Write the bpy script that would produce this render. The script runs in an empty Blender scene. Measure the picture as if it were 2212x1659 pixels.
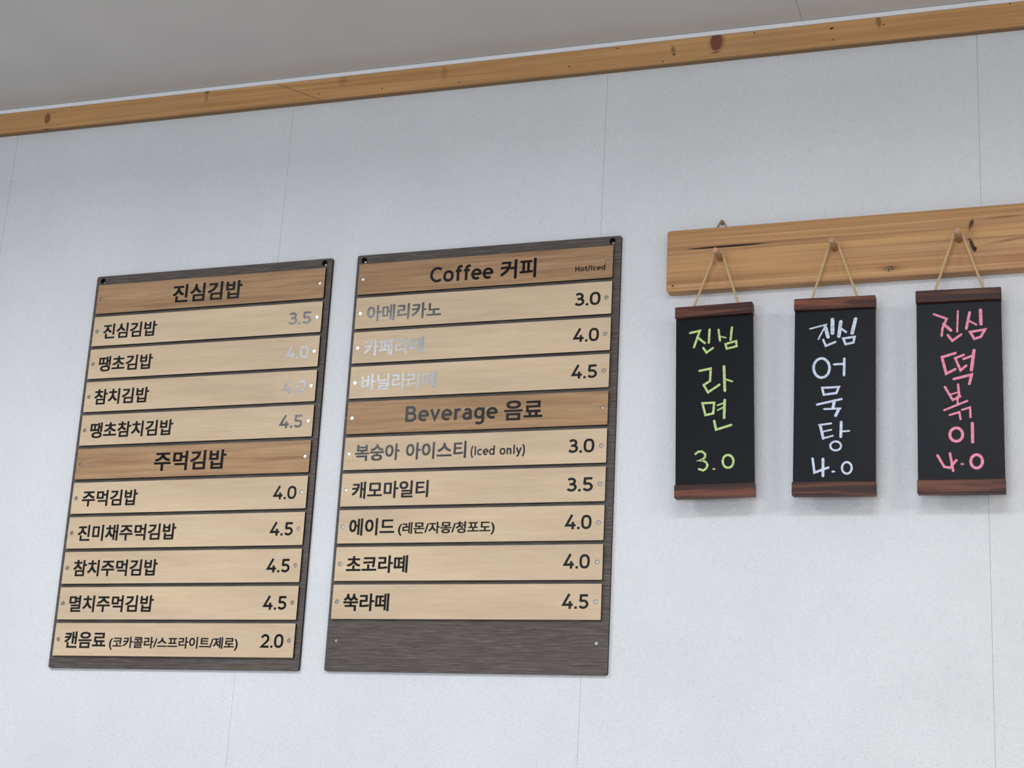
import bpy, bmesh, math, random
from mathutils import Matrix, Vector

random.seed(7)
SC = bpy.context.scene
COL = SC.collection
PI = math.pi
Z0 = 2.25          # the wall was surveyed from a point 2.25 m above the floor

# ------------------------------------------------------------------ camera
R = [0.944214, 0.324373, 0.056942, -0.037183, 0.276797, -0.960209, -0.327227, 0.904525, 0.273417]            # world -> camera (x right, y down, z forward), surveyed from the photograph
CC = [0.53139, -2.23031, -0.7421]
cam = bpy.data.cameras.new('camera')
cam.sensor_fit = 'HORIZONTAL'
cam.sensor_width = 36.0
cam.lens = 3423.99 / 2212.0 * 36.0
cam.clip_start = 0.02
cam_o = bpy.data.objects.new('camera', cam)
COL.objects.link(cam_o)
r0, r1, r2 = Vector(R[0:3]), Vector(R[3:6]), Vector(R[6:9])
M = Matrix((r0, -r1, -r2)).transposed().to_4x4()
M.translation = Vector((CC[0], CC[1], CC[2] + Z0))
cam_o.matrix_world = M
SC.camera = cam_o

# ------------------------------------------------------------------ view, world, lamps
SC.view_settings.view_transform = 'Standard'
SC.view_settings.look = 'None'
SC.view_settings.gamma = 1.0
SC.view_settings.use_curve_mapping = False
SC.view_settings.exposure = -0.08
world = bpy.data.worlds.new('world')
SC.world = world
world.use_nodes = True
world.node_tree.nodes['Background'].inputs['Color'].default_value = (0.75, 0.85, 1.0, 1)
world.node_tree.nodes['Background'].inputs['Strength'].default_value = 0.25

CEIL = Z0 + 0.4995
def lamp(name, loc, sx, sy, power, color):
    l = bpy.data.lights.new(name, 'AREA')
    l.shape = 'RECTANGLE'; l.size = sx; l.size_y = sy
    l.energy = power; l.color = color
    o = bpy.data.objects.new(name, l)
    o.location = loc
    COL.objects.link(o)
    return o
lamp('ceiling_lamp_light', (-1.12, -1.22, CEIL - 0.15), 0.46, 0.46, 17.5, (0.90, 0.94, 1.0))
lamp('ceiling_lamp_light', (0.42, -1.20, CEIL - 0.12), 0.55, 0.22, 9.5, (0.88, 0.94, 1.0))
lamp('ceiling_lamp_light', (0.2, -3.6, CEIL - 0.07), 0.50, 0.62, 26.0, (0.86, 0.93, 1.0))
lamp('ceiling_lamp_light', (2.2, -1.8, CEIL - 0.12), 0.5, 0.5, 32.0, (1.0, 0.82, 0.74))
# unseen cool fill light, added behind the camera to brighten the wall evenly
w_ = lamp('added_fill_light', (-0.4, -5.9, 1.35), 3.2, 1.5, 92.0, (0.76, 0.87, 1.0))
w_.rotation_euler = (math.radians(90), 0, 0)

# ------------------------------------------------------------------ helpers
def lin(r, g, b):
    f = lambda c: ((c / 255 + 0.055) / 1.055) ** 2.4 if c > 10 else c / 255 / 12.92
    return (f(r), f(g), f(b), 1)

def link(name, me, parent=None, mats=()):
    o = bpy.data.objects.new(name, me)
    COL.objects.link(o)
    if parent is not None:
        o.parent = parent
    for m in mats:
        if len(me.materials) < len(mats):
            me.materials.append(m)
    return o

def empty(name, loc, roll=0.0):
    o = bpy.data.objects.new(name, None)
    o.empty_display_size = 0.05
    COL.objects.link(o)
    o.location = loc
    o.rotation_euler = (0, -roll, 0)
    return o

def tag(o, label=None, cat=None, group=None, kind=None):
    if label: o['label'] = label
    if cat: o['category'] = cat
    if group: o['group'] = group
    if kind: o['kind'] = kind
    return o

def box_mesh(name, x0, x1, y0, y1, z0, z1, bevel=0.0, seg=2):
    bm = bmesh.new()
    bmesh.ops.create_cube(bm, size=1)
    for v in bm.verts:
        v.co = Vector(((x0 + x1) / 2 + v.co.x * (x1 - x0), (y0 + y1) / 2 + v.co.y * (y1 - y0), (z0 + z1) / 2 + v.co.z * (z1 - z0)))
    if bevel > 0:
        bmesh.ops.bevel(bm, geom=bm.edges[:], offset=bevel, segments=seg, affect='EDGES', profile=0.5)
    me = bpy.data.meshes.new(name)
    bm.to_mesh(me); bm.free()
    return me

def rounded(x0, x1, z0, z1, r, n=5):
    P = []
    for cx, cz, a0 in ((x1 - r, z1 - r, 0), (x0 + r, z1 - r, 90), (x0 + r, z0 + r, 180), (x1 - r, z0 + r, 270)):
        for k in range(n + 1):
            a = math.radians(a0 + 90 * k / n)
            P.append((cx + r * math.cos(a), cz + r * math.sin(a)))
    return P

def circle(cx, cz, r, n=20):
    return [(cx + r * math.cos(2 * PI * k / n), cz + r * math.sin(2 * PI * k / n)) for k in range(n)]

def plate_mesh(name, outline, holes, y_back, y_front):
    """flat plate with real holes in the XZ plane; face slot 0 = front and back, slot 1 = cut edges"""
    c = bpy.data.curves.new(name + '_outline', 'CURVE')
    c.dimensions = '2D'
    c.fill_mode = 'BOTH'
    c.extrude = abs(y_back - y_front) / 2
    for pts in [outline] + holes:
        s = c.splines.new('POLY')
        s.points.add(len(pts) - 1)
        for p, (x, z) in zip(s.points, pts):
            p.co = (x, z, 0, 1)
        s.use_cyclic_u = True
    o = bpy.data.objects.new('outline', c)
    COL.objects.link(o)
    bpy.context.view_layer.update()
    ev = o.evaluated_get(bpy.context.evaluated_depsgraph_get())
    me = bpy.data.meshes.new_from_object(ev)
    bpy.data.objects.remove(o)
    bpy.data.curves.remove(c)
    me.materials.clear()
    ym = (y_back + y_front) / 2
    for v in me.vertices:
        x, z, d = v.co
        v.co = (x, ym - d, z)
    me.update()
    for p in me.polygons:
        p.material_index = 0 if abs(p.normal.y) > 0.7 else 1
        p.use_smooth = False
    me.name = name
    return me

def disc_mesh(name, r, y_back, y_front, n=20, chamfer=0.0003, slot=False):
    """a round flat head standing along -Y, centred on the origin"""
    bm = bmesh.new()
    rings = []
    prof = [(r, y_back), (r, y_front + chamfer), (r - chamfer, y_front)]
    for rr, y in prof:
        rings.append([bm.verts.new((rr * math.cos(2 * PI * k / n), y, rr * math.sin(2 * PI * k / n))) for k in range(n)])
    for a, b in zip(rings, rings[1:]):
        for k in range(n):
            bm.faces.new((a[k], a[(k + 1) % n], b[(k + 1) % n], b[k]))
    bm.faces.new(rings[-1])
    bm.faces.new(rings[0][::-1])
    if slot:     # cross recess of a screw head
        for w, h in ((0.75, 0.16), (0.16, 0.75)):
            v = [bm.verts.new((sx * r * w, y_front - 0.00005, sz * r * h)) for sx, sz in ((-1, -1), (1, -1), (1, 1), (-1, 1))]
            f = bm.faces.new(v); f.material_index = 1
    bmesh.ops.recalc_face_normals(bm, faces=bm.faces[:])
    me = bpy.data.meshes.new(name)
    bm.to_mesh(me); bm.free()
    return me

# ------------------------------------------------------------------ node helpers
def new_mat(name, rough=0.6, spec=0.4, metallic=0.0):
    m = bpy.data.materials.new(name)
    m.use_nodes = True
    b = m.node_tree.nodes['Principled BSDF']
    b.inputs['Roughness'].default_value = rough
    b.inputs['Specular IOR Level'].default_value = spec
    b.inputs['Metallic'].default_value = metallic
    return m, m.node_tree, b

def node(nt, typ, **kw):
    n = nt.nodes.new(typ)
    for k, v in kw.items():
        if k in ('operation', 'blend_type', 'data_type', 'interpolation_type', 'noise_dimensions', 'wave_type', 'bands_direction', 'wave_profile', 'vector_type', 'clamp', 'use_clamp', 'invert'):
            setattr(n, k, v)
        else:
            n.inputs[k].default_value = v
    return n

def coords(nt, scale, use_random=True):
    tc = nt.nodes.new('ShaderNodeTexCoord')
    mp = node(nt, 'ShaderNodeMapping')
    mp.inputs['Scale'].default_value = scale
    if use_random:
        oi = nt.nodes.new('ShaderNodeObjectInfo')
        mu = node(nt, 'ShaderNodeVectorMath', operation='SCALE')
        cx = nt.nodes.new('ShaderNodeCombineXYZ')
        for s in ('X', 'Y', 'Z'):
            nt.links.new(oi.outputs['Random'], cx.inputs[s])
        nt.links.new(cx.outputs[0], mu.inputs[0]); mu.inputs['Scale'].default_value = 7.3
        ad = node(nt, 'ShaderNodeVectorMath', operation='ADD')
        nt.links.new(tc.outputs['Object'], ad.inputs[0]); nt.links.new(mu.outputs[0], ad.inputs[1])
        nt.links.new(ad.outputs[0], mp.inputs['Vector'])
    else:
        nt.links.new(tc.outputs['Object'], mp.inputs['Vector'])
    return tc, mp

def noise(nt, vec, scale=1.0, detail=3.0, rough=0.5, dist=0.0):
    n = node(nt, 'ShaderNodeTexNoise')
    n.inputs['Scale'].default_value = scale
    n.inputs['Detail'].default_value = detail
    n.inputs['Roughness'].default_value = rough
    n.inputs['Distortion'].default_value = dist
    nt.links.new(vec, n.inputs['Vector'])
    return n.outputs['Fac']

def ramp(nt, fac, stops):
    r = nt.nodes.new('ShaderNodeValToRGB')
    el = r.color_ramp.elements
    while len(el) < len(stops):
        el.new(0.5)
    for e, (p, c) in zip(el, stops):
        e.position = p; e.color = c
    nt.links.new(fac, r.inputs['Fac'])
    return r.outputs['Color']

def mix(nt, fac, a, b, blend='MIX'):
    n = nt.nodes.new('ShaderNodeMix')
    n.data_type = 'RGBA'; n.blend_type = blend
    for sock, val in ((n.inputs[0], fac), (n.inputs[6], a), (n.inputs[7], b)):
        if hasattr(val, 'links'):
            nt.links.new(val, sock)
        else:
            sock.default_value = val
    return n.outputs[2]

def math_n(nt, op, a, b=None, clamp=False):
    n = node(nt, 'ShaderNodeMath', operation=op)
    n.use_clamp = clamp
    for s, v in ((n.inputs[0], a), (n.inputs[1], b)):
        if v is None: continue
        if hasattr(v, 'links'): nt.links.new(v, s)
        else: s.default_value = v
    return n.outputs[0]

def bump(nt, bsdf, height, strength, distance):
    b = nt.nodes.new('ShaderNodeBump')
    b.inputs['Strength'].default_value = strength
    b.inputs['Distance'].default_value = distance
    nt.links.new(height, b.inputs['Height'])
    nt.links.new(b.outputs[0], bsdf.inputs['Normal'])

def spot(nt, tc, x, z, rx, rz, tilt=0.0, soft=0.35):
    """1 inside an elliptical mark at (x, z) in the object's own metres, 0 outside"""
    mp = node(nt, 'ShaderNodeMapping', vector_type='TEXTURE')
    mp.inputs['Location'].default_value = (x, 0, z)
    mp.inputs['Rotation'].default_value = (0, -tilt, 0)
    mp.inputs['Scale'].default_value = (rx, 1, rz)
    nt.links.new(tc.outputs['Object'], mp.inputs['Vector'])
    fl = node(nt, 'ShaderNodeVectorMath', operation='MULTIPLY')
    fl.inputs[1].default_value = (1, 0, 1)
    nt.links.new(mp.outputs[0], fl.inputs[0])
    le = node(nt, 'ShaderNodeVectorMath', operation='LENGTH')
    nt.links.new(fl.outputs[0], le.inputs[0])
    mr = nt.nodes.new('ShaderNodeMapRange')
    mr.interpolation_type = 'SMOOTHSTEP'
    mr.inputs['From Min'].default_value = 1.0
    mr.inputs['From Max'].default_value = 1.0 - soft
    nt.links.new(le.outputs['Value'], mr.inputs['Value'])
    return mr.outputs[0]

def wood(name, dark, mid, light, along=1.6, across=55.0, fine=420.0, rough=0.55, marks=(), contrast=1.0, random_shift=True, spec=0.3, band=None):
    """boards with the grain running along X; marks = (x, z, rx, rz, tilt, colour, strength, soft)"""
    m, nt, b = new_mat(name, rough, spec)
    tc, mp = coords(nt, (along, across * 0.5, across), random_shift)
    g1 = noise(nt, mp.outputs[0], 1.0, 4.0, 0.6, 0.6)
    tc2, mp2 = coords(nt, (along * 3, fine * 0.5, fine), random_shift)
    g2 = noise(nt, mp2.outputs[0], 1.0, 2.0, 0.6, 0.2)
    tc3, mp3 = coords(nt, (3.0, 6.0, 14.0), random_shift)
    g3 = noise(nt, mp3.outputs[0], 1.0, 2.0, 0.5, 0.3)
    col = ramp(nt, g1, [(0.5 - 0.22 / contrast, dark), (0.5, mid), (0.5 + 0.2 / contrast, light)])
    f2 = ramp(nt, g2, [(0.3, (0.78, 0.76, 0.74, 1)), (0.55, (1, 1, 1, 1))])
    col = mix(nt, 0.6 * min(1, contrast), col, f2, 'MULTIPLY')
    f3 = ramp(nt, g3, [(0.3, (0.86, 0.85, 0.84, 1)), (0.7, (1.06, 1.05, 1.03, 1))])
    col = mix(nt, 0.8, col, f3, 'MULTIPLY')
    if band:
        # broad yellow annual bands drifting slowly across the board
        tcb, mpb = coords(nt, (0.9, 3.0, band[0]), random_shift)
        gb = noise(nt, mpb.outputs[0], 1.0, 2.0, 0.5, 0.8)
        wb = ramp(nt, gb, [(0.42, (0, 0, 0, 1)), (0.60, (1, 1, 1, 1))])
        col = mix(nt, math_n(nt, 'MULTIPLY', wb, band[2]), col, band[1])
    for (x, z, rx, rz, tilt, c, s, soft) in marks:
        k = spot(nt, tc, x, z, rx, rz, tilt, soft)
        col = mix(nt, math_n(nt, 'MULTIPLY', k, s), col, c)
    nt.links.new(col, b.inputs['Base Color'])
    bump(nt, b, g2, 0.25, 0.0006)
    return m

def plain(name, rgb, rough=0.6, spec=0.3, metallic=0.0, vary=0.06, scale=300, bump_s=0.0, bump_d=0.0003):
    m, nt, b = new_mat(name, rough, spec, metallic)
    tc, mp = coords(nt, (scale, scale, scale))
    g = noise(nt, mp.outputs[0], 1.0, 3.0, 0.6)
    lo = tuple(max(0, c * (1 - vary)) for c in rgb[:3]) + (1,)
    hi = tuple(min(1, c * (1 + vary)) for c in rgb[:3]) + (1,)
    nt.links.new(ramp(nt, g, [(0.3, lo), (0.7, hi)]), b.inputs['Base Color'])
    if bump_s:
        bump(nt, b, g, bump_s, bump_d)
    return m

def wallpaper(name, rgb, vx=(600, 210), hx=(210, 600), strength=1.0, dist=0.0017, mottled=0.05, axes='XZ'):
    """embossed weave: short upright and level ribs mixed in patches"""
    m, nt, b = new_mat(name, 0.75, 0.22)
    def sc(a, c):  # the weave runs across the sheet, whichever way it hangs
        return (a, 60, c) if axes == 'XZ' else (a, c, 60)
    t, m1 = coords(nt, sc(*vx), False)
    n1 = noise(nt, m1.outputs[0], 1.0, 1.5, 0.5)
    t, m2 = coords(nt, sc(*hx), False)
    n2 = noise(nt, m2.outputs[0], 1.0, 1.5, 0.5)
    t, m3 = coords(nt, sc(85, 85), False)
    n3 = noise(nt, m3.outputs[0], 1.0, 2.0, 0.5)
    sel = ramp(nt, n3, [(0.50, (0, 0, 0, 1)), (0.62, (1, 1, 1, 1))])
    h = mix(nt, sel, n1, n2)
    bump(nt, b, h, strength, dist)
    t, m4 = coords(nt, (5, 5, 5), False)
    n4 = noise(nt, m4.outputs[0], 1.0, 3.0, 0.5)
    lo = tuple(c * (1 - mottled) for c in rgb[:3]) + (1,)
    nt.links.new(ramp(nt, n4, [(0.35, lo), (0.65, rgb)]), b.inputs['Base Color'])
    return m

# ------------------------------------------------------------------ materials
M_paper = wallpaper('wallpaper_white', (0.80, 0.80, 0.81, 1))
M_paper_c = wallpaper('ceiling_paper', (0.66, 0.645, 0.635, 1), vx=(500, 60), hx=(420, 90), strength=0.45, dist=0.0006, axes='XY')
M_base = plain('plaster_grey', lin(150, 150, 154), 0.9)
M_white_trim = plain('white_paper_band', (0.92, 0.92, 0.93, 1), 0.6)
M_floor = plain('floor_vinyl', lin(176, 172, 165), 0.5, scale=8)
M_room = plain('room_wall_paint', lin(214, 212, 208), 0.8, scale=4)

KD = lin(70, 42, 26); KB = lin(112, 70, 42); NH = lin(24, 16, 12)
trim_marks = [(-1.2055, .4715, .0100, .0175, 0, lin(176, 128, 84), .8, .6), (-1.2055, .4710, .0068, .0115, 0, lin(122, 76, 54), .85, .35), (-1.2055, .4710, .0042, .0082, 0, lin(146, 98, 68), .8, .5), (-1.2035, .4495, .012, .0020, 0, NH, .9, .8),
    (-1.156, .4885, .0018, .0012, 0, NH, 1, .4), (-.8755, .4895, .008, .005, 0, KD, .9, .8), (-.8755, .478, .006, .014, 0, lin(140, 96, 60), .55, .9),
    (-.6536, .4613, .0013, .0013, 0, NH, 1, .4), (-.5357, .4590, .0016, .0013, 0, NH, 1, .4), (-.395, .4560, .0016, .0013, 0, NH, 1, .4),
    (-.6115, .4820, .013, .014, .3, lin(142, 98, 60), .5, .9), (-.4236, .4760, .008, .020, 0, lin(142, 98, 60), .5, .9),
    (-.1242, .4865, .0017, .0014, 0, NH, 1, .4), (-.2048, .4630, .0017, .0014, 0, NH, 1, .4), (-.0481, .4540, .0014, .0013, 0, NH, 1, .4),
    (-.0318, .4720, .006, .012, .15, lin(112, 72, 42), .7, .9), (-.0305, .4640, .0030, .0020, 0, NH, .9, .6),
    (.0385, .4780, .0165, .020, 0, lin(150, 100, 64), .7, .5), (.0375, .4790, .0110, .0190, 0, lin(118, 66, 50), .85, .3), (.0370, .4600, .0115, .0012, 0, NH, .9, .6),
    (.0979, .4865, .0016, .0014, 0, NH, 1, .4), (.2176, .4800, .0036, .0017, .2, NH, 1, .3), (.2197, .4600, .0014, .0012, 0, NH, 1, .4),
    (.2885, .4830, .0058, .015, .12, lin(120, 68, 46), .7, .7), (.2962, .4765, .0018, .0014, 0, NH, 1, .4), (.4806, .4885, .0015, .0013, 0, NH, 1, .4)]
M_trim = wood('pine_trim', lin(188, 136, 86), lin(208, 158, 104), lin(222, 174, 120), along=2.2, across=110, fine=480, marks=trim_marks, contrast=0.9, random_shift=False)
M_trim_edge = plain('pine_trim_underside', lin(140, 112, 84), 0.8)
M_strip = wood('maple_veneer', lin(208, 182, 150), lin(217, 192, 160), lin(224, 202, 172), along=7, across=70, fine=330, contrast=0.55, rough=0.6, spec=0.25)
M_head = wood('walnut_tan_veneer', lin(152, 116, 84), lin(176, 140, 105), lin(190, 155, 119), along=6, across=130, fine=520, contrast=0.9, rough=0.6, spec=0.25)
M_back = wood('charcoal_wood', lin(66, 60, 55), lin(92, 84, 79), lin(122, 113, 107), along=26, across=620, fine=1100, contrast=0.8, rough=0.6, spec=0.25)
M_burnt = plain('laser_burnt_edge', lin(26, 17, 13), 0.8)
M_black = plain('dark_hole', lin(12, 11, 11), 0.9)
hang_marks = [
    (  .0600, .0672, .034, .0017, .01, lin(40, 22, 14), 1, .7), (.096, .0672, .078, .0021, .004, lin(30, 16, 10), 1, .5),
    (.3325, .0140, .030, .0090, -.02, lin(150, 104, 62), .5, .9), (.3325, .0140, .017, .0050, -.02, lin(128, 84, 50), .6, .8), (.3325, .0140, .0085, .0048, 0, lin(96, 60, 36), .8, .7),
    (.4475, .0730, .0040, .0092, -.35, lin(52, 28, 18), .95, .5), (.4450, .0665, .0012, .0060, -.1, lin(60, 34, 22), .9, .5), (.4455, .0610, .014, .020, -.2, lin(150, 100, 60), .4, .9),
    (.4440, .0495, .0022, .0013, 0, lin(40, 22, 16), .9, .4), (.4480, .0400, .0036, .0145, .30, lin(48, 26, 16), .95, .5), (.4515, .0345, .0036, .0044, 0, lin(24, 14, 10), 1, .5),
    (.500, .0445, .046, .0030, .12, lin(112, 76, 46), .6, .9), (.492, .0800, .042, .0026, .03, lin(120, 78, 46), .6, .9), (.0100, .0095, .0020, .0017, 0, lin(34, 20, 14), 1, .4)]
M_hanger = wood('cedar_board', lin(146, 100, 66), lin(186, 140, 97), lin(208, 164, 115), along=1.4, across=175, fine=620, marks=hang_marks, contrast=1.05, random_shift=False, band=(22.0, lin(222, 172, 108), 0.45))
M_peg = wood('beech_dowel', lin(168, 124, 96), lin(196, 152, 120), lin(214, 174, 142), along=200, across=200, fine=600, contrast=0.6)
M_stain = wood('red_brown_stained_wood', lin(32, 15, 11), lin(66, 33, 24), lin(134, 78, 54), along=5, across=95, fine=500, contrast=0.9, rough=0.5, spec=0.35)
M_slate = plain('chalkboard_black', lin(11, 13, 18), 0.36, 0.18, vary=0.25, scale=900, bump_s=0.5, bump_d=0.0004)
M_slate_edge = plain('chalkboard_edge', lin(20, 18, 18), 0.7)
M_jute = plain('jute_twine', lin(214, 184, 142), 0.9, 0.1, vary=0.25, scale=1500)
def chrome(name, rgb, rough):
    return plain(name, rgb, rough, 0.5, 1.0, vary=0.04, scale=2000)
M_pin = chrome('nickel_pin', (0.62, 0.59, 0.55, 1), 0.26)
M_screw = chrome('zinc_screw', (0.70, 0.68, 0.66, 1), 0.35)
M_brass = chrome('aged_brass', lin(150, 132, 98), 0.35)

def ink(name, rgb, rough):
    # glossy raised printing ink with a pebbled surface
    m, nt, b = new_mat(name, rough, 0.66 if rough < .2 else 0.22)
    b.inputs['Base Color'].default_value = rgb
    tc, mp = coords(nt, (1000, 1000, 1000), False)
    n1 = noise(nt, mp.outputs[0], 1.0, 2.0, 0.6)
    bump(nt, b, n1, 0.4, 0.00018)
    return m
M_ink = ink('glossy_black_ink', lin(10, 8, 9), 0.15)
M_ink_h = ink('matt_black_ink', lin(18, 14, 14), 0.26)
def marker(name, a, c):
    m, nt, b = new_mat(name, 0.6, 0.3)
    tc, mp = coords(nt, (260, 260, 260), False)
    n1 = noise(nt, mp.outputs[0], 1.0, 3.0, 0.6)
    nt.links.new(ramp(nt, n1, [(0.35, a), (0.6, c)]), b.inputs['Base Color'])
    return m
M_green = marker('green_chalk_ink', lin(160, 190, 112), lin(205, 228, 150))
M_white = marker('white_chalk_ink', lin(178, 190, 212), lin(222, 230, 242))
M_pink = marker('pink_chalk_ink', lin(226, 124, 148), lin(246, 156, 178))

# ------------------------------------------------------------------ the room
XL, XR, YF = -3.6, 3.0, -6.0
root = empty('wall_back', (0, 0, Z0)); tag(root, 'white wall covered in embossed wallpaper sheets', kind='structure')
me = box_mesh('plaster', XL, XR, 0.0006, 0.12, -Z0, 0.56)
link('plaster', me, root, [M_base])
seams = [XL, -2.97, -2.405, -1.8395, -1.2743, -.7068, -.1424, .4310, 0.9985, 1.566, 2.13, 2.70, XR]
for a, c in zip(seams, seams[1:]):
    g = 0.0002
    me = box_mesh('wallpaper_sheet', a + g, c - g, -0.0003 + random.uniform(-.0001, .0001), 0.0005, -Z0, 0.4985)
    link('wallpaper_sheet', me, root, [M_paper])

croot = empty('ceiling', (0, 0, CEIL)); tag(croot, 'grey papered ceiling meeting the wall', kind='structure')
link('ceiling_slab', box_mesh('ceiling_slab', XL, XR, YF, 0.0, 0.0008, 0.06), croot, [M_base])
cs = [XL, .1725, 1.11, 2.05, XR]
for a, c in zip(cs, cs[1:]):
    link('ceiling_paper_sheet', box_mesh('ceiling_paper_sheet', a + .0003, c - .0003, YF, -0.0006, 0.0, 0.0007), croot, [M_paper_c])

def solid(name, label, x0, x1, y0, y1, z0, z1, m):
    o = link(name, box_mesh(name, x0, x1, y0, y1, z0, z1), None, [m])
    return tag(o, label, kind='structure')
solid('floor', 'pale floor of the room', XL, XR, YF, 0.12, -0.1, 0.0, M_floor)
solid('wall_left', 'plain left side wall', XL - .1, XL, YF, 0.12, 0, Z0 + .56, M_room)
solid('wall_right', 'plain right side wall', XR, XR + .1, YF, 0.12, 0, Z0 + .56, M_room)
solid('wall_front', 'plain wall behind the camera', XL - .1, XR + .1, YF - .1, YF, 0, Z0 + .56, M_room)

# white band and the pine batten below it
o = link('trim_2', box_mesh('white_band', XL, XR, -0.0125, -0.0008, .4912, .4990, .0008, 1), None, [M_white_trim])
o.location = (0, 0, Z0); tag(o, 'thin white band between ceiling and pine batten', kind='structure')
troot = empty('trim_1', (0, 0, Z0)); tag(troot, 'pine batten with knots running along the top of the wall', kind='structure')
def plank(pts):
    bm = bmesh.new()
    f = [bm.verts.new((x, -.0130, z)) for x, z in pts]
    k = [bm.verts.new((x, -.0008, z)) for x, z in pts]
    n = len(pts)
    bm.faces.new(f); bm.faces.new(k[::-1])
    for i in range(n):
        fc = bm.faces.new((f[i], k[i], k[(i + 1) % n], f[(i + 1) % n]))
    bmesh.ops.recalc_face_normals(bm, faces=bm.faces[:])
    bmesh.ops.bevel(bm, geom=[e for e in bm.edges if all(abs(v.co.y + .0130) < 1e-6 for v in e.verts)], offset=.0010, segments=2, affect='EDGES')
    me = bpy.data.meshes.new('plank')
    bm.to_mesh(me); bm.free()
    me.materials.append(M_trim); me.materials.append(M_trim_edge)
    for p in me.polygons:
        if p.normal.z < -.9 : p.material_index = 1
    return me
T, B = .4906, .4494
link('plank', plank([(XL, T), (-.7400, T), (-.6485, B), (XL, B)]), troot)
link('plank', plank([(-.7392, T), (XR, T), (XR, B), (-.6477, B)]), troot)

# ------------------------------------------------------------------ lettering
def korean(s, x0, x1, top, bot, yl, off=0.025, keep_top=None):
    """lettering in the built-in font; ink width fitted to x0..x1 and a whole syllable block to top..bot"""
    def raw(t):
        c = bpy.data.curves.new('lettering', 'FONT')
        c.body = t; c.size = 1; c.resolution_u = 4
        c.fill_mode = 'FRONT'
        o = bpy.data.objects.new('lettering', c)
        COL.objects.link(o)
        bpy.context.view_layer.update()
        ev = o.evaluated_get(bpy.context.evaluated_depsgraph_get())
        me = ev.to_mesh()
        V = [(v.co.x, v.co.y) for v in me.vertices]
        F = [tuple(p.vertices) for p in me.polygons]
        ev.to_mesh_clear()
        bpy.data.objects.remove(o); bpy.data.curves.remove(c)
        return V, F
    global REF
    if REF is None:
        V, F = raw('진심김밥')
        REF = (min(v[1] for v in V) - off, max(v[1] for v in V) + off)
    V, F = raw(s)
    a, c = min(v[0] for v in V) - off, max(v[0] for v in V) + off
    sx = (x1 - x0) / (c - a); sz = (top - bot) / (REF[1] - REF[0])
    VV, FF = [], []
    shifts = [(0, 0)] + [(math.cos(k * PI / 4 + PI / 8) * off, math.sin(k * PI / 4 + PI / 8) * off) for k in range(8)]
    sh2 = [(-off, -off * .8), (off, -off * .8), (off, off * .8), (-off, off * .8), (0, 0), (off, 0), (-off, 0), (0, off * .8), (0, -off * .8)]
    for i, (dx, dz) in enumerate(sh2):
        n = len(VV)
        for (x, z) in V:
            VV.append((x0 + (x + dx - a) * sx, -yl - i * 0.000004, bot + (z + dz - REF[0]) * sz))
        FF += [tuple(q + n for q in f) for f in F]
    return VV, FF
REF = None

def ribbon(pts, w, y, closed=False, cap='butt', i=0):
    """flat stroke of width w along pts with mitred joins"""
    P = []
    for p in pts:
        v = Vector((p[0], p[1]))
        if not P or (v - P[-1]).length > w * .02:
            P.append(v)
    n = len(P)
    VV, FF = [], []
    L, Rr = [], []
    for k in range(n):
        if closed:
            d0 = (P[k] - P[k - 1]).normalized(); d1 = (P[(k + 1) % n] - P[k]).normalized()
        else:
            d0 = (P[k] - P[k - 1]).normalized() if k else (P[1] - P[0]).normalized()
            d1 = (P[k + 1] - P[k]).normalized() if k < n - 1 else d0
        t = d0 + d1
        t = t.normalized() if t.length > 1e-4 else d1
        nn = Vector((-t.y, t.x))
        d = nn.dot(Vector((-d1.y, d1.x)))
        k2 = w / 2 / max(d, 0.45)
        L.append(P[k] + nn * k2); Rr.append(P[k] - nn * k2)
    for a, c in zip(L, Rr):
        VV.append((a.x, y, a.y)); VV.append((c.x, y, c.y))
    m = n if closed else n - 1
    for k in range(m):
        j = (k + 1) % n
        FF.append((2 * k, 2 * k + 1, 2 * j + 1, 2 * j))
    if cap == 'round' and not closed:
        for q in (P[0], P[-1]):
            s = len(VV)
            for t in range(12):
                VV.append((q.x + w / 2 * math.cos(t * PI / 6), y - .000004, q.y + w / 2 * math.sin(t * PI / 6)))
            FF.append(tuple(range(s, s + 12)))
    return VV, FF

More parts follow.
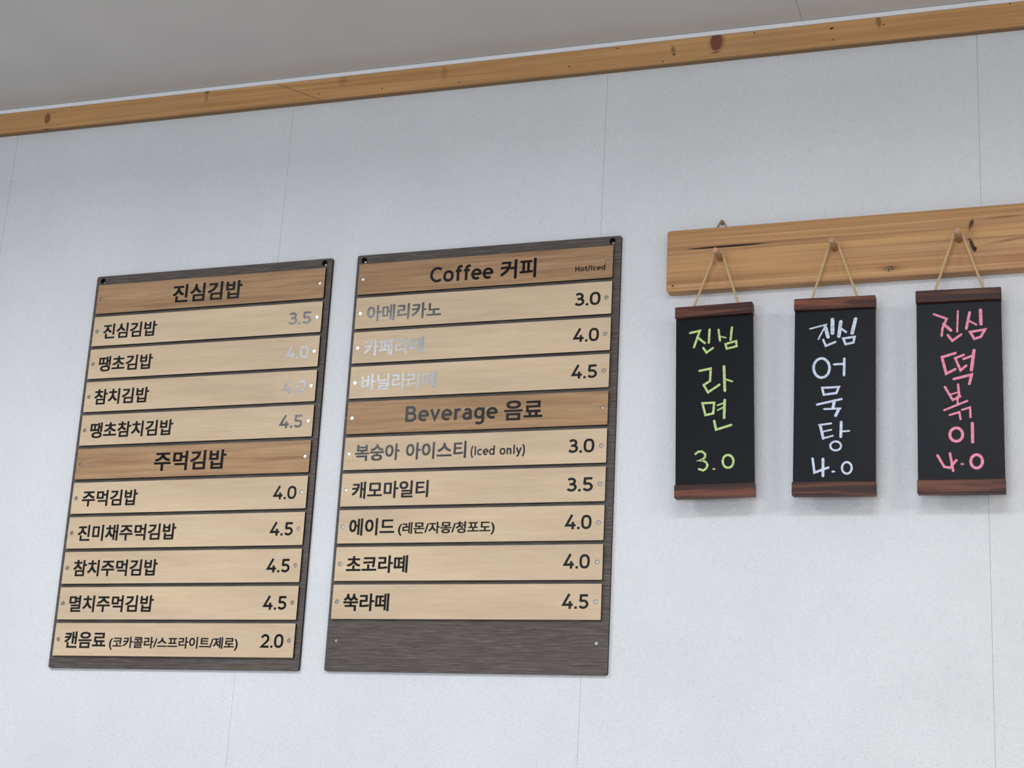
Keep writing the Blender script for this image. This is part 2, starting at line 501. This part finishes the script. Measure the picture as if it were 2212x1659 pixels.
def arc(cx, cy, rx, ry, a0, a1, n=14):
    return [(cx + rx * math.cos(math.radians(a0 + (a1 - a0) * k / n)), cy + ry * math.sin(math.radians(a0 + (a1 - a0) * k / n))) for k in range(n + 1)]
def sup(cx, cy, rx, ry, e=2.3, n=28):
    o = []
    for k in range(n):
        t = 2 * PI * k / n; c, s = math.cos(t), math.sin(t)
        o.append((cx + rx * math.copysign(abs(c) ** (2 / e), c), cy + ry * math.copysign(abs(s) ** (2 / e), s)))
    return ('o', o)
G = {  # single-line letter forms: advance width, strokes (a leading 'o' marks a closed loop)
 '0': (72, [sup(36, 50, 27.5, 41.5, 2.5)]),
 '2': (70, [arc(34, 66, 25, 25.5, 165, -35) + [(11, 8.5), (66, 8.5)]]),
 '3': (68, [arc(31, 72, 22, 19.5, 150, -90) , [(20, 52.5), (34, 52.5)], arc(32, 31, 27, 22.5, 90, -152)]),
 '4': (78, [[(50, 102), (11, 28), (76, 28)], [(56, 52), (56, 0)]]),
 '5': (70, [[(64, 91.5), (17, 91.5), (14, 50)], [(13, 51)] + arc(33, 32, 27.5, 24, 105, -150)]),
 '.': (17, [[(0, 8.5), (17, 8.5)]]),
 'C': (76, [arc(46, 50, 37, 42.5, 48, 312, 20)]),
 'o': (64, [sup(32, 36, 24.5, 29)]),
 'f': (42, [[(19, 0), (19, 78), (22, 88), (30, 94), (44, 94)], [(3, 66), (40, 66)]]),
 'e': (62, [[(10, 36), (57, 36)], [(56.5, 33)] + arc(32, 36, 25, 29, 0, 308, 18)]),
 'B': (74, [[(12, 0), (12, 100)], [(12, 92.5), (36, 92.5)] + arc(36, 73, 21, 19.5, 90, -90, 8) + [(12, 53.5)], [(36, 53.5)] + arc(40, 30.5, 24, 23, 85, -90, 10) + [(12, 7.5)]]),
 'v': (60, [[(6, 74), (30, 11), (54, 74)]]),
 'r': (44, [[(14, 0), (14, 72)], [(14, 42), (19, 56), (28, 64), (44, 65)]]),
 'a': (62, [[(50, 0), (50, 46)] + arc(32, 46, 18, 19, 15, 145, 8), [(50, 40), (32, 40)] + arc(30, 23, 20.5, 17, 95, 270, 10) + [(38, 8), (50, 18)]]),
 'g': (66, [sup(31, 38, 22.5, 27.5), [(54, 72), (54, -6)] + arc(32, -6, 22, 19, -10, -145, 9)]),
 'H': (78, [[(14, 0), (14, 100)], [(64, 0), (64, 100)], [(14, 52), (64, 52)]]),
 't': (44, [[(20, 92), (20, 20), (24, 9), (34, 6.5), (43, 8)], [(3, 66), (42, 66)]]),
 '/': (40, [[(4, -12), (36, 106)]]),
 'I': (26, [[(13, 0), (13, 100)]]),
 'c': (56, [arc(34, 36, 26, 29, 52, 308, 16)]),
 'd': (68, [sup(31, 36, 22.5, 28.5), [(55, 0), (55, 106)]]),
 'n': (66, [[(13, 0), (13, 72)], [(13, 46), (19, 59), (31, 65), (44, 62), (51, 50), (51, 0)]]),
 'l': (26, [[(13, 0), (13, 106)]]),
 'y': (60, [[(6, 74), (31, 8)], [(55, 74), (30, 0), (22, -17), (7, -20)]]),
 '(': (34, [[(29, 108), (16, 82), (11, 42), (16, 0), (29, -26)]]),
 ')': (34, [[(5, 108), (18, 82), (23, 42), (18, 0), (5, -26)]]),
 ' ': (34, []),
}
def latin(s, x0, x1, top, bot, yl, w=17.0, gap=9.0):
    S = []; x = 0
    for ch in s:
        adv, st = G[ch]
        for q in st:
            cl = q[0] == 'o'
            pts = q[1] if cl else q
            S.append(([(x + a, c) for a, c in pts], cl))
        x += adv + gap
    VV, FF = [], []
    for k, (pts, cl) in enumerate(S):
        v, f = ribbon(pts, w, 0, cl)
        n = len(VV)
        VV += [(a, k, c) for a, _, c in v]; FF += [tuple(q + n for q in t) for t in f]
    a = min(v[0] for v in VV); c = max(v[0] for v in VV)
    sx = (x1 - x0) / (c - a); sz = (top - bot) / 100.0
    VV = [(x0 + (v[0] - a) * sx, -yl - v[1] * 0.000004, bot + v[2] * sz) for v in VV]
    return VV, FF

def mesh_of(name, VV, FF, m):
    me = bpy.data.meshes.new(name)
    me.from_pydata(VV, [], FF)
    me.validate()
    bm = bmesh.new(); bm.from_mesh(me)
    for f in bm.faces:
        f.normal_update()
        if f.normal.y > 0:
            f.normal_flip()
    bm.to_mesh(me); bm.free()
    me.materials.append(m)
    return me

# ------------------------------------------------------------------ the two menu boards
TB, TS = 0.0055, 0.0098
BODY = (13.5, 40.7); HEAD = (9.9, 42.7); SMALL = (21.6, 39.9); PRICE = (15.9, 37.4)
PM = disc_mesh('pin', 0.0030, 0.0, -0.0012)
PM.materials.append(M_pin)
SCM = disc_mesh('screw', 0.0019, 0.0, -0.0006)
SCM.materials.append(M_screw); SCM.materials.append(M_black)

def menu_board(q, rows, label, empty_rows=0, pins=(16, 435.5), wide=True):
    x, z, W, H, a, sx, sw, s0, sh, pi_ = q
    root = empty('menu_board', (x, 0, z + Z0), a)      # top left corner of the backing panel
    tag(root, label, 'menu board', 'wall menu boards')
    holes = [circle(.0124, -.0088, .0050), circle(W - .0145, -.0080, .0050)]
    if empty_rows:
        holes += [circle(.0157, -.6318, .0034), circle(.4315, -.6324, .0034)]
    me = plate_mesh('backing_panel', rounded(0, W, -H, 0, .0035), holes, -.0006, -TB)
    back = link('backing_panel', me, root, [M_back, M_burnt])
    for hx, hz in ((.0124, -.0088), (W - .0145, -.0080)):
        o = link('hole_liner', disc_mesh('hole_liner', .0050, -.0006, -.0010, chamfer=.0001), back, [M_black]); o.location = (hx, 0, hz)
        o = link('screw', SCM, back, []); o.location = (hx + .0004, -.0010, hz - .0022)
    if empty_rows:
        for hx, hz, t in ((.0157, -.6318, 0), (.4315, -.6324, 1)):
            o = link('pin', PM, back, []); o.location = (hx, -(TB - .0020), hz)
            if t: o.rotation_euler = (math.radians(-4.5), 0, math.radians(2))
    strip = None
    p0 = (pins[0] / 1000 - sx); p1 = (pins[1] / 1000 - sx)
    sm = {}
    for kind, mt in (('item', M_strip), ('head', M_head)):
        me = plate_mesh('menu_strip', rounded(0, sw, -sh, 0, .0008, 2), [circle(p0, -sh / 2, .0033, 16), circle(p1, -sh / 2, .0033, 16)], 0.0, -(TS - TB))
        me.materials.append(mt); me.materials.append(M_burnt)
        sm[kind] = me
    for i, (kind, items) in enumerate(rows):
        s = link('menu_strip', sm[kind], root, [])
        s.location = (sx, -TB, -(s0 + i * pi_))
        if kind == 'head':
            s['label'] = 'darker tan heading strip'
        for px in (p0, p1):
            o = link('pin', PM, s, [])
            o.location = (px, -(TS - TB - .0016), -sh / 2)
            o.rotation_euler = (math.radians(random.uniform(-.6, .6)), 0, math.radians(random.uniform(-.6, .6)))
        for (typ, txt, a0, a1, top, bot) in items:
            f = korean if typ == 'k' else latin
            y = (TS - TB) + .00012
            VV, FF = f(txt, a0 / 1000 - sx, a1 / 1000 - sx, -top / 1000, -bot / 1000, y)
            mt = M_ink if kind == 'item' else M_ink_h
            link('price_lettering' if txt[0] in '2345' and typ == 'l' else 'lettering', mesh_of('lettering', VV, FF, mt), s, [])
    return root

def K(t, a, c, cls=BODY, dy=0): return ('k', t, a, c, cls[0] + dy, cls[1] + dy)
def P(t, a, c, dy=0): return ('l', t, a, c, PRICE[0] + dy, PRICE[1] + dy)
q1 = [-1.05582, 0.15595, 0.45395, 0.67813, 0.01048, 0.00806, 0.43627, 0.01784, 0.05292, 0.05881]
rows1 = [('head', [K('진심김밥', 158.6, 291.8, HEAD)]),
 ('item', [K('진심김밥', 28.4, 134.0), P('3.5', 384.3, 425.7)]),
 ('item', [K('땡초김밥', 27.6, 133.6), P('4.0', 383.8, 426.4)]),
 ('item', [K('참치김밥', 27.0, 133.5), P('4.0', 383.6, 426.0)]),
 ('item', [K('땡초참치김밥', 27.0, 187.1), P('4.5', 383.6, 425.7)]),
 ('head', [K('주먹김밥', 158.4, 293.1, HEAD)]),
 ('item', [K('주먹김밥', 27.7, 134.4), P('4.0', 384.2, 426.1)]),
 ('item', [K('진미채주먹김밥', 28.0, 214.2), P('4.5', 384.0, 425.6)]),
 ('item', [K('참치주먹김밥', 27.6, 186.9), P('4.5', 384.0, 425.6)]),
 ('item', [K('멸치주먹김밥', 28.0, 187.0), P('4.5', 383.8, 425.5)]),
 ('item', [K('캔음료', 27.8, 106.1), K('(코카콜라/스프라이트/제로)', 112.8, 346.7, SMALL), P('2.0', 384.6, 425.8, .6)])]
menu_board(q1, rows1, 'left wooden menu board with eleven strips reaching almost to its bottom edge')
q2 = [-0.55665, 0.1615, 0.45, 0.67807, 0.00754, 0.00651, 0.43204, 0.01723, 0.05295, 0.05876]
rows2 = [('head', [('l', 'Coffee', 133.2, 242.0, 14.6, 40.6), K('커피', 253.7, 313.6, (10.9, 43.2)), ('l', 'Hot/Iced', 378.0, 426.5, 31.0, 39.0)]),
 ('item', [K('아메리카노', 26.8, 156.4, BODY, .6), P('3.0', 379.2, 420.7)]),
 ('item', [K('카페라떼', 26.6, 130.3, BODY, .3), P('4.0', 378.1, 420.3)]),
 ('item', [K('바닐라라떼', 26.6, 155.8), P('4.5', 377.6, 419.4)]),
 ('head', [('l', 'Beverage', 107.3, 262.1, 10.8, 36.6), K('음료', 272.5, 334.7, (8.2, 40.8))]),
 ('item', [K('복숭아', 25.2, 101.8, BODY, -1.8), K('아이스티', 112.5, 213.6, BODY, -1.8), ('l', '(Iced only)', 220.9, 309.6, 21.4, 35.6), P('3.0', 378.6, 419.5, -.8)]),
 ('item', [K('캐모마일티', 25.2, 154.7), P('3.5', 378.6, 419.5)]),
 ('item', [K('에이드', 25.4, 102.4), K('(레몬/자몽/청포도)', 108.6, 267.1, SMALL, -.8), P('4.0', 377.2, 419.4, -1.4)]),
 ('item', [K('초코라떼', 25.3, 128.7), P('4.0', 377.2, 419.0, -1.2)]),
 ('item', [K('쑥라떼', 25.5, 102.1), P('4.5', 377.6, 419.3, -.6)])]
menu_board(q2, rows2, 'right wooden menu board with ten strips and a bare charcoal area at the bottom', empty_rows=1, pins=(14.6, 430.2))

# ------------------------------------------------------------------ the peg rack
RA = 0.0100
rack = empty('peg_rack', (-.0290, 0, .0615 + Z0), RA)      # lower left corner
tag(rack, 'long cedar board with round pegs and a dark crack, fixed to the white wall', 'peg rack')
me = plate_mesh('board', rounded(0, .66, 0, .0992, .0040), [], -.0022, -.0200)
bm = bmesh.new(); bm.from_mesh(me)
bmesh.ops.remove_doubles(bm, verts=bm.verts[:], dist=1e-6)
ed = [e for e in bm.edges if all(abs(v.co.y + .0200) < 1e-6 for v in e.verts) and len(e.link_faces) == 2 and abs(e.link_faces[0].normal.y - e.link_faces[1].normal.y) > .5]
bmesh.ops.bevel(bm, geom=ed, offset=.0011, segments=2, affect='EDGES')
bm.to_mesh(me); bm.free()
board = link('board', me, rack, [M_hanger, M_hanger])
def cyl(name, r, y0, y1, n=24, ch=.0006):
    return disc_mesh(name, r, y0, y1, n, ch)
inv = rack.matrix_basis.inverted()
PEGS = [(.0533, .1098), (.2241, .1140), (.4002, .1152)]
for px, pz in PEGS:
    me = cyl('peg', .0044, -.0190, -.0585)
    for p in me.polygons: p.use_smooth = len(p.vertices) == 4
    o = link('peg', me, rack, [M_peg])
    o.location = inv @ Vector((px, 0, pz + Z0))
    o.rotation_euler = (0, RA, 0)
o = link('screw', disc_mesh('screw', .0034, -.0195, -.0206, chamfer=.0005, slot=True), rack, [M_brass, M_black])
o.location = inv @ Vector((.3014, 0, .0765 + Z0))
o['label'] = 'shiny round screw head in the board'
# triangular hanging ring above the board, nailed to the wall
def tube(pts, r, n=8, closed=False):
    P_ = [Vector(p) for p in pts]; VV = []; FF = []; m = len(P_)
    prev = None
    for k in range(m):
        a = P_[k - 1] if (k or closed) else P_[0]; c = P_[(k + 1) % m] if (k < m - 1 or closed) else P_[-1]
        t = (c - a).normalized()
        if prev is None:
            u = t.orthogonal().normalized()
        else:
            u = (prev - t * prev.dot(t)).normalized()
        prev = u; w = t.cross(u)
        for j in range(n):
            an = 2 * PI * j / n
            VV.append(tuple(P_[k] + u * r * math.cos(an) + w * r * math.sin(an)))
    for k in range(m if closed else m - 1):
        k2 = (k + 1) % m
        for j in range(n):
            FF.append((k * n + j, k * n + (j + 1) % n, k2 * n + (j + 1) % n, k2 * n + j))
    if not closed:
        FF.append(tuple(range(n))[::-1]); FF.append(tuple((m - 1) * n + j for j in range(n)))
    me = bpy.data.meshes.new('tube'); me.from_pydata(VV, [], FF); me.update()
    for p in me.polygons: p.use_smooth = len(p.vertices) == 4
    return me
ring = [(-.0090, -.0044, -.008), (-.0020, -.0044, .0072), (0, -.0044, .0086), (.0020, -.0044, .0072), (.0090, -.0044, -.008)]
o = link('hanging_ring', tube(ring, .0009), rack, [M_brass]); o.location = inv @ Vector((.0508, 0, .1702 + Z0)); o['label'] = 'small brass triangle ring above the board'
nl = link('nail', disc_mesh('nail', .0026, 0.0, -.0062, 14), o, [M_brass]); nl.location = (0, 0, .0040)

# ------------------------------------------------------------------ chalkboard signs
HW = {"1":[[3.6,[-36.3,251.0,-21.5,253.4,-30.4,228.2]],[3.6,[-25.4,243.6,-13.8,233.6]],[3.6,[-6.8,254.2,-8.0,233.9]],[3.4,[-16.3,226.2,-11.5,218.7,-1.9,225.1]],[3.4,[6.7,252.8,8.7,235.7]],[2.3,[8.5,242.3,17.4,239.7]],[3.6,[26.6,254.9,24.6,235.6]],[3.3,[16.9,229.8,18.8,222.5,33.5,225.4,32.8,233.4,16.9,229.8,17.3,228.1]],[3.6,[-21.9,191.2,-5.2,193.7,-6.2,174.8,-15.7,169.1,-9.2,157.4,7.6,168.1]],[4.2,[14.5,195.7,15.7,158.4]],[2.7,[16.1,175.9,26.6,171.9]],[3.4,[-17.6,141.4,-13.1,123.1,-1.7,124.9,-0.1,141.2,-17.6,141.4,-17.3,139.9]],[4.2,[15.4,144.2,14.4,117.7]],[2.5,[4.6,137.0,14.7,139.9]],[2.5,[5.0,129.6,15.0,134.1]],[3.8,[-0.2,113.6,2.6,100.3,24.7,106.1]],[3.3,[-27.9,65.3,-23.9,68.6,-18.2,68.7,-13.5,64.6,-13.9,59.5,-18.2,56.4,-23.9,55.2,-17.3,55.3,-12.0,52.3,-10.1,47.9,-12.0,43.2,-16.3,40.3,-22.9,42.7]],[2.3,[-1.8,41.8,0.4,41.7]],[3.4,[15.3,60.1,17.5,61.4,20.0,61.7,22.4,61.1,24.6,59.7,26.3,57.5,27.4,54.8,27.8,51.8,27.4,48.9,26.3,46.3,24.5,44.3,22.3,43.1,19.9,42.7,17.5,43.3,15.3,44.7,13.6,46.9,12.5,49.6,12.1,52.6,12.5,55.5,13.6,58.1,15.3,60.1]]],"2":[[2.5,[-35.4,247.1,-12.4,252.5,-23.3,230.9]],[5.4,[-13.3,248.6,-9.5,233.6]],[5.7,[-3.2,259.7,-3.1,239.2]],[3.3,[-16.3,229.7,-12.5,220.2,1.0,225.6]],[5.4,[8.7,255.8,6.0,234.1]],[3.3,[7.8,246.4,16.2,239.8]],[5.4,[29.7,259.0,24.8,237.9]],[3.3,[12.3,230.3,15.6,221.5,26.6,223.5,28.4,232.1,12.3,230.3,12.6,228.8]],[3.8,[-25.1,199.1,-22.0,201.1,-18.5,201.7,-14.9,200.8,-11.8,198.6,-9.2,195.3,-7.6,191.2,-7.0,186.8,-7.5,182.3,-9.1,178.4,-11.6,175.3,-14.7,173.3,-18.2,172.8,-21.7,173.6,-24.9,175.7,-27.4,179.0,-29.1,183.1,-29.7,187.6,-29.2,192.1,-27.6,196.0,-25.1,199.1]],[3.3,[-0.7,191.9,13.5,192.1]],[3.8,[13.8,199.8,13.6,175.4]],[3.3,[-17.2,157.4,-14.9,147.2,2.8,149.1,6.4,157.9,-17.2,157.4,-16.8,155.9]],[3.4,[-24.3,132.8,10.1,140.0]],[4.6,[0.2,137.8,-1.6,128.4]],[2.9,[-14.2,125.9,8.7,126.2]],[4.6,[6.5,125.3,2.1,116.0]],[2.9,[-21.3,102.5,-4.2,104.5]],[4.2,[-19.5,102.4,-15.2,82.9]],[2.7,[-15.2,82.9,-1.9,86.4]],[2.7,[-17.1,92.5,-4.1,95.1]],[4.2,[9.9,106.0,9.4,84.8]],[2.7,[9.9,92.3,21.0,92.9]],[2.9,[-2.1,76.9,-0.0,77.8,2.3,78.0,4.6,77.7,6.7,76.7,8.4,75.2,9.5,73.4,9.8,71.3,9.5,69.3,8.4,67.5,6.8,66.1,4.7,65.2,2.4,65.0,0.0,65.3,-2.1,66.3,-3.8,67.8,-4.8,69.6,-5.2,71.6,-4.9,73.7,-3.8,75.5,-2.1,76.9]],[3.6,[-29.9,53.8,-27.1,33.3,-7.7,40.4]],[4.2,[-15.3,52.6,-15.2,28.5]],[2.9,[-2.0,34.4,0.6,34.4]],[3.1,[14.0,46.2,15.9,47.4,18.0,47.8,20.0,47.3,21.9,46.1,23.4,44.2,24.4,41.9,24.7,39.3,24.4,36.8,23.5,34.5,22.0,32.7,20.1,31.5,18.0,31.1,15.9,31.6,14.0,32.8,12.5,34.6,11.6,37.0,11.2,39.5,11.5,42.1,12.5,44.4,14.0,46.2]]],"3":[[3.4,[-33.6,259.8,-16.3,252.3,-22.1,238.7,-23.4,227.4]],[4.4,[-20.6,244.6,-10.7,234.8]],[2.8,[-0.8,262.9,-2.3,232.4]],[3.6,[-15.0,228.0,-9.1,219.3,3.2,228.2]],[4.0,[15.1,260.1,10.2,236.6]],[2.8,[13.1,248.3,23.9,241.5]],[4.8,[29.9,262.9,30.0,242.2]],[3.6,[15.2,231.2,20.8,220.9,29.5,223.5,35.4,234.0,15.2,231.6,15.9,230.0]],[4.0,[-5.3,201.0,-23.4,195.8,-17.9,171.5,-5.7,177.5]],[3.6,[6.0,198.0,-5.5,193.6,1.5,175.7,9.3,182.2]],[3.6,[5.9,192.1,18.6,196.5]],[4.8,[20.0,203.9,16.1,175.5]],[4.0,[-7.7,163.4,16.3,168.9,13.0,155.8]],[3.4,[-19.9,152.1,-9.7,133.0,0.6,137.9]],[3.4,[-2.2,155.4,-0.7,137.0]],[2.4,[-11.4,141.5,-1.1,144.3]],[2.8,[-3.0,138.0,-3.2,127.4]],[3.0,[-21.3,118.7,9.8,131.2]],[3.0,[-14.2,111.5,-1.0,115.4,0.4,105.2]],[3.0,[2.6,118.5,13.4,121.7,13.7,107.7]],[4.0,[-10.5,91.2,-8.1,92.5,-5.5,92.9,-2.8,92.4,-0.5,90.9,1.4,88.8,2.6,86.1,2.9,83.1,2.5,80.2,1.2,77.6,-0.7,75.5,-3.1,74.2,-5.7,73.8,-8.4,74.3,-10.8,75.7,-12.6,77.9,-13.8,80.6,-14.2,83.5,-13.7,86.5,-12.5,89.1,-10.5,91.2]],[4.4,[16.0,99.0,15.9,72.4]],[3.6,[-31.0,54.4,-22.3,38.1,-14.6,36.4,-6.1,46.9]],[3.6,[-14.4,56.9,-10.4,32.2]],[3.0,[0.9,41.5,2.6,41.4]],[4.0,[16.3,52.6,18.5,53.9,20.9,54.3,23.3,53.8,25.4,52.4,27.1,50.3,28.1,47.7,28.4,44.8,28.0,41.9,26.9,39.3,25.1,37.2,22.9,35.9,20.5,35.5,18.2,36.0,16.0,37.4,14.3,39.5,13.3,42.1,13.0,45.0,13.4,47.9,14.5,50.5,16.3,52.6]]]}
def twine(sign_inv, peg, ends, y):
    """two-ply jute cord from the bar, over the peg and back down"""
    r = .0044 + .0023
    c = Vector((peg[0], 0, peg[1]))
    path = []
    def tangent(e, side):
        d = Vector((e[0] - c.x, 0, e[1] - c.z)); L = d.length
        base = math.atan2(d.z, d.x); off = math.acos(r / L)
        return base + side * off
    aL = tangent(ends[0], -1); aR = tangent(ends[1], 1)
    tl = Vector((c.x + r * math.cos(aL), y, c.z + r * math.sin(aL)))
    tr = Vector((c.x + r * math.cos(aR), y, c.z + r * math.sin(aR)))
    e0 = Vector((ends[0][0], y, ends[0][1] - .004)); e1 = Vector((ends[1][0], y, ends[1][1] - .004))
    n = 60
    for k in range(n): 
        p = e0.lerp(tl, k / n); path.append(p + Vector((0, -.0006 * math.sin(PI * k / n), -.0012 * math.sin(PI * k / n))))
    a0, a1 = aL % (2 * PI), aR % (2 * PI)
    if a0 < a1: a0 += 2 * PI
    for k in range(20):
        t = a0 + (a1 - a0) * k / 20
        path.append(Vector((c.x + r * math.cos(t), y, c.z + r * math.sin(t))))
    for k in range(n + 1):
        p = tr.lerp(e1, k / n); path.append(p + Vector((0, -.0006 * math.sin(PI * k / n), -.0012 * math.sin(PI * k / n))))
    # resample evenly
    D = [0]
    for a, b in zip(path, path[1:]): D.append(D[-1] + (b - a).length)
    step = .0008; out = []; j = 0; s = 0
    while s < D[-1]:
        while D[j + 1] < s: j += 1
        out.append(path[j].lerp(path[j + 1], (s - D[j]) / max(1e-9, D[j + 1] - D[j]))); s += step
    VV, FF = [], []
    for ply in range(2):
        pts = []
        for k, p in enumerate(out):
            t = (out[min(k + 1, len(out) - 1)] - out[max(k - 1, 0)]).normalized()
            u = Vector((0, 1, 0)); w = t.cross(u)
            an = 2 * PI * k * step / .0085 + ply * PI
            pts.append(p + (u * math.cos(an) + w * math.sin(an)) * .00095)
        me = tube(pts, .00110, 6)
        nb = len(VV)
        VV += [tuple(sign_inv @ v.co) for v in me.vertices]
        FF += [tuple(i + nb for i in p.vertices) for p in me.polygons]
        bpy.data.meshes.remove(me)
    me = bpy.data.meshes.new('twine'); me.from_pydata(VV, [], FF)
    for p in me.polygons: p.use_smooth = True
    me.materials.append(M_jute)
    return me

def bar_mesh(name, w, z0, z1):
    return box_mesh(name, -w / 2, w / 2, -.0400, -.0235, z0, z1, .0011, 2)

GROUPS = {1: (4, 4, 3, 5, 1, 1, 1), 2: (4, 4, 3, 5, 7, 2, 1, 1), 3: (4, 4, 5, 7, 2, 2, 1, 1)}
def sign(idx, loc, roll, w, height, peg, ends, mat, label, lab2):
    root = empty('chalkboard_sign', (loc[0], 0, loc[1] + Z0), roll)
    tag(root, label, 'chalkboard sign', 'chalkboard signs hanging from pegs')
    inv_ = root.matrix_basis.inverted()
    link('panel', plate_mesh('panel', rounded(-w / 2 + .0007, w / 2 - .0007, .010, height - .010, .0006, 2), [], -.0280, -.0340), root, [M_slate, M_slate_edge])
    link('top_bar', bar_mesh('top_bar', w, height - .0178, height), root, [M_stain])
    link('bottom_bar', bar_mesh('bottom_bar', w, 0.0, .0192), root, [M_stain])
    e = [(x, z + Z0) for x, z in ends]
    o = link('twine', twine(inv_, (peg[0], peg[1] + Z0), e, -.0330), root, [])
    k = -1
    it = iter(HW[str(idx)])
    for cnt in GROUPS[idx]:
        VV, FF = [], []
        for _ in range(cnt):
            wd, q = next(it); k += 1
            pts = [(q[i] / 1000, q[i + 1] / 1000) for i in range(0, len(q), 2)]
            if len(pts) > 5 and (Vector(pts[-2]) - Vector(pts[0])).length < .0012:
                pts = pts[:-1]
            if len(pts) > 4 and (Vector(pts[0]) - Vector(pts[-1])).length < .0012:
                v, f = ribbon(pts[:-1], wd / 1000, -.03412 - k * .000012, True)
            else:
                v, f = ribbon(pts, wd / 1000 * .96, -.03412 - k * .000012, False, 'round')
            n = len(VV); VV += v; FF += [tuple(t + n for t in g) for g in f]
        o = link('handwritten_character', mesh_of('handwritten_character', VV, FF, mat), root, [])
        o['label'] = lab2
    return root

sign(1, (.0555, -.2600), .0245, .1163, .2912, PEGS[0], [(.0163, .0318), (.0860, .0325)], M_green, 'leftmost chalkboard sign with green handwriting, hanging from the first peg', 'light green handwriting')
sign(2, (.2248, -.2598), -.0041, .1163, .2922, PEGS[1], [(.1915, .0330), (.2597, .0330)], M_white, 'middle chalkboard sign with white handwriting, hanging from the second peg', 'white handwriting')
sign(3, (.3972, -.2597), -.0044, .1165, .2942, PEGS[2], [(.3650, .0350), (.4345, .0350)], M_pink, 'rightmost chalkboard sign with pink handwriting, hanging beside the dark knots', 'pink handwriting')
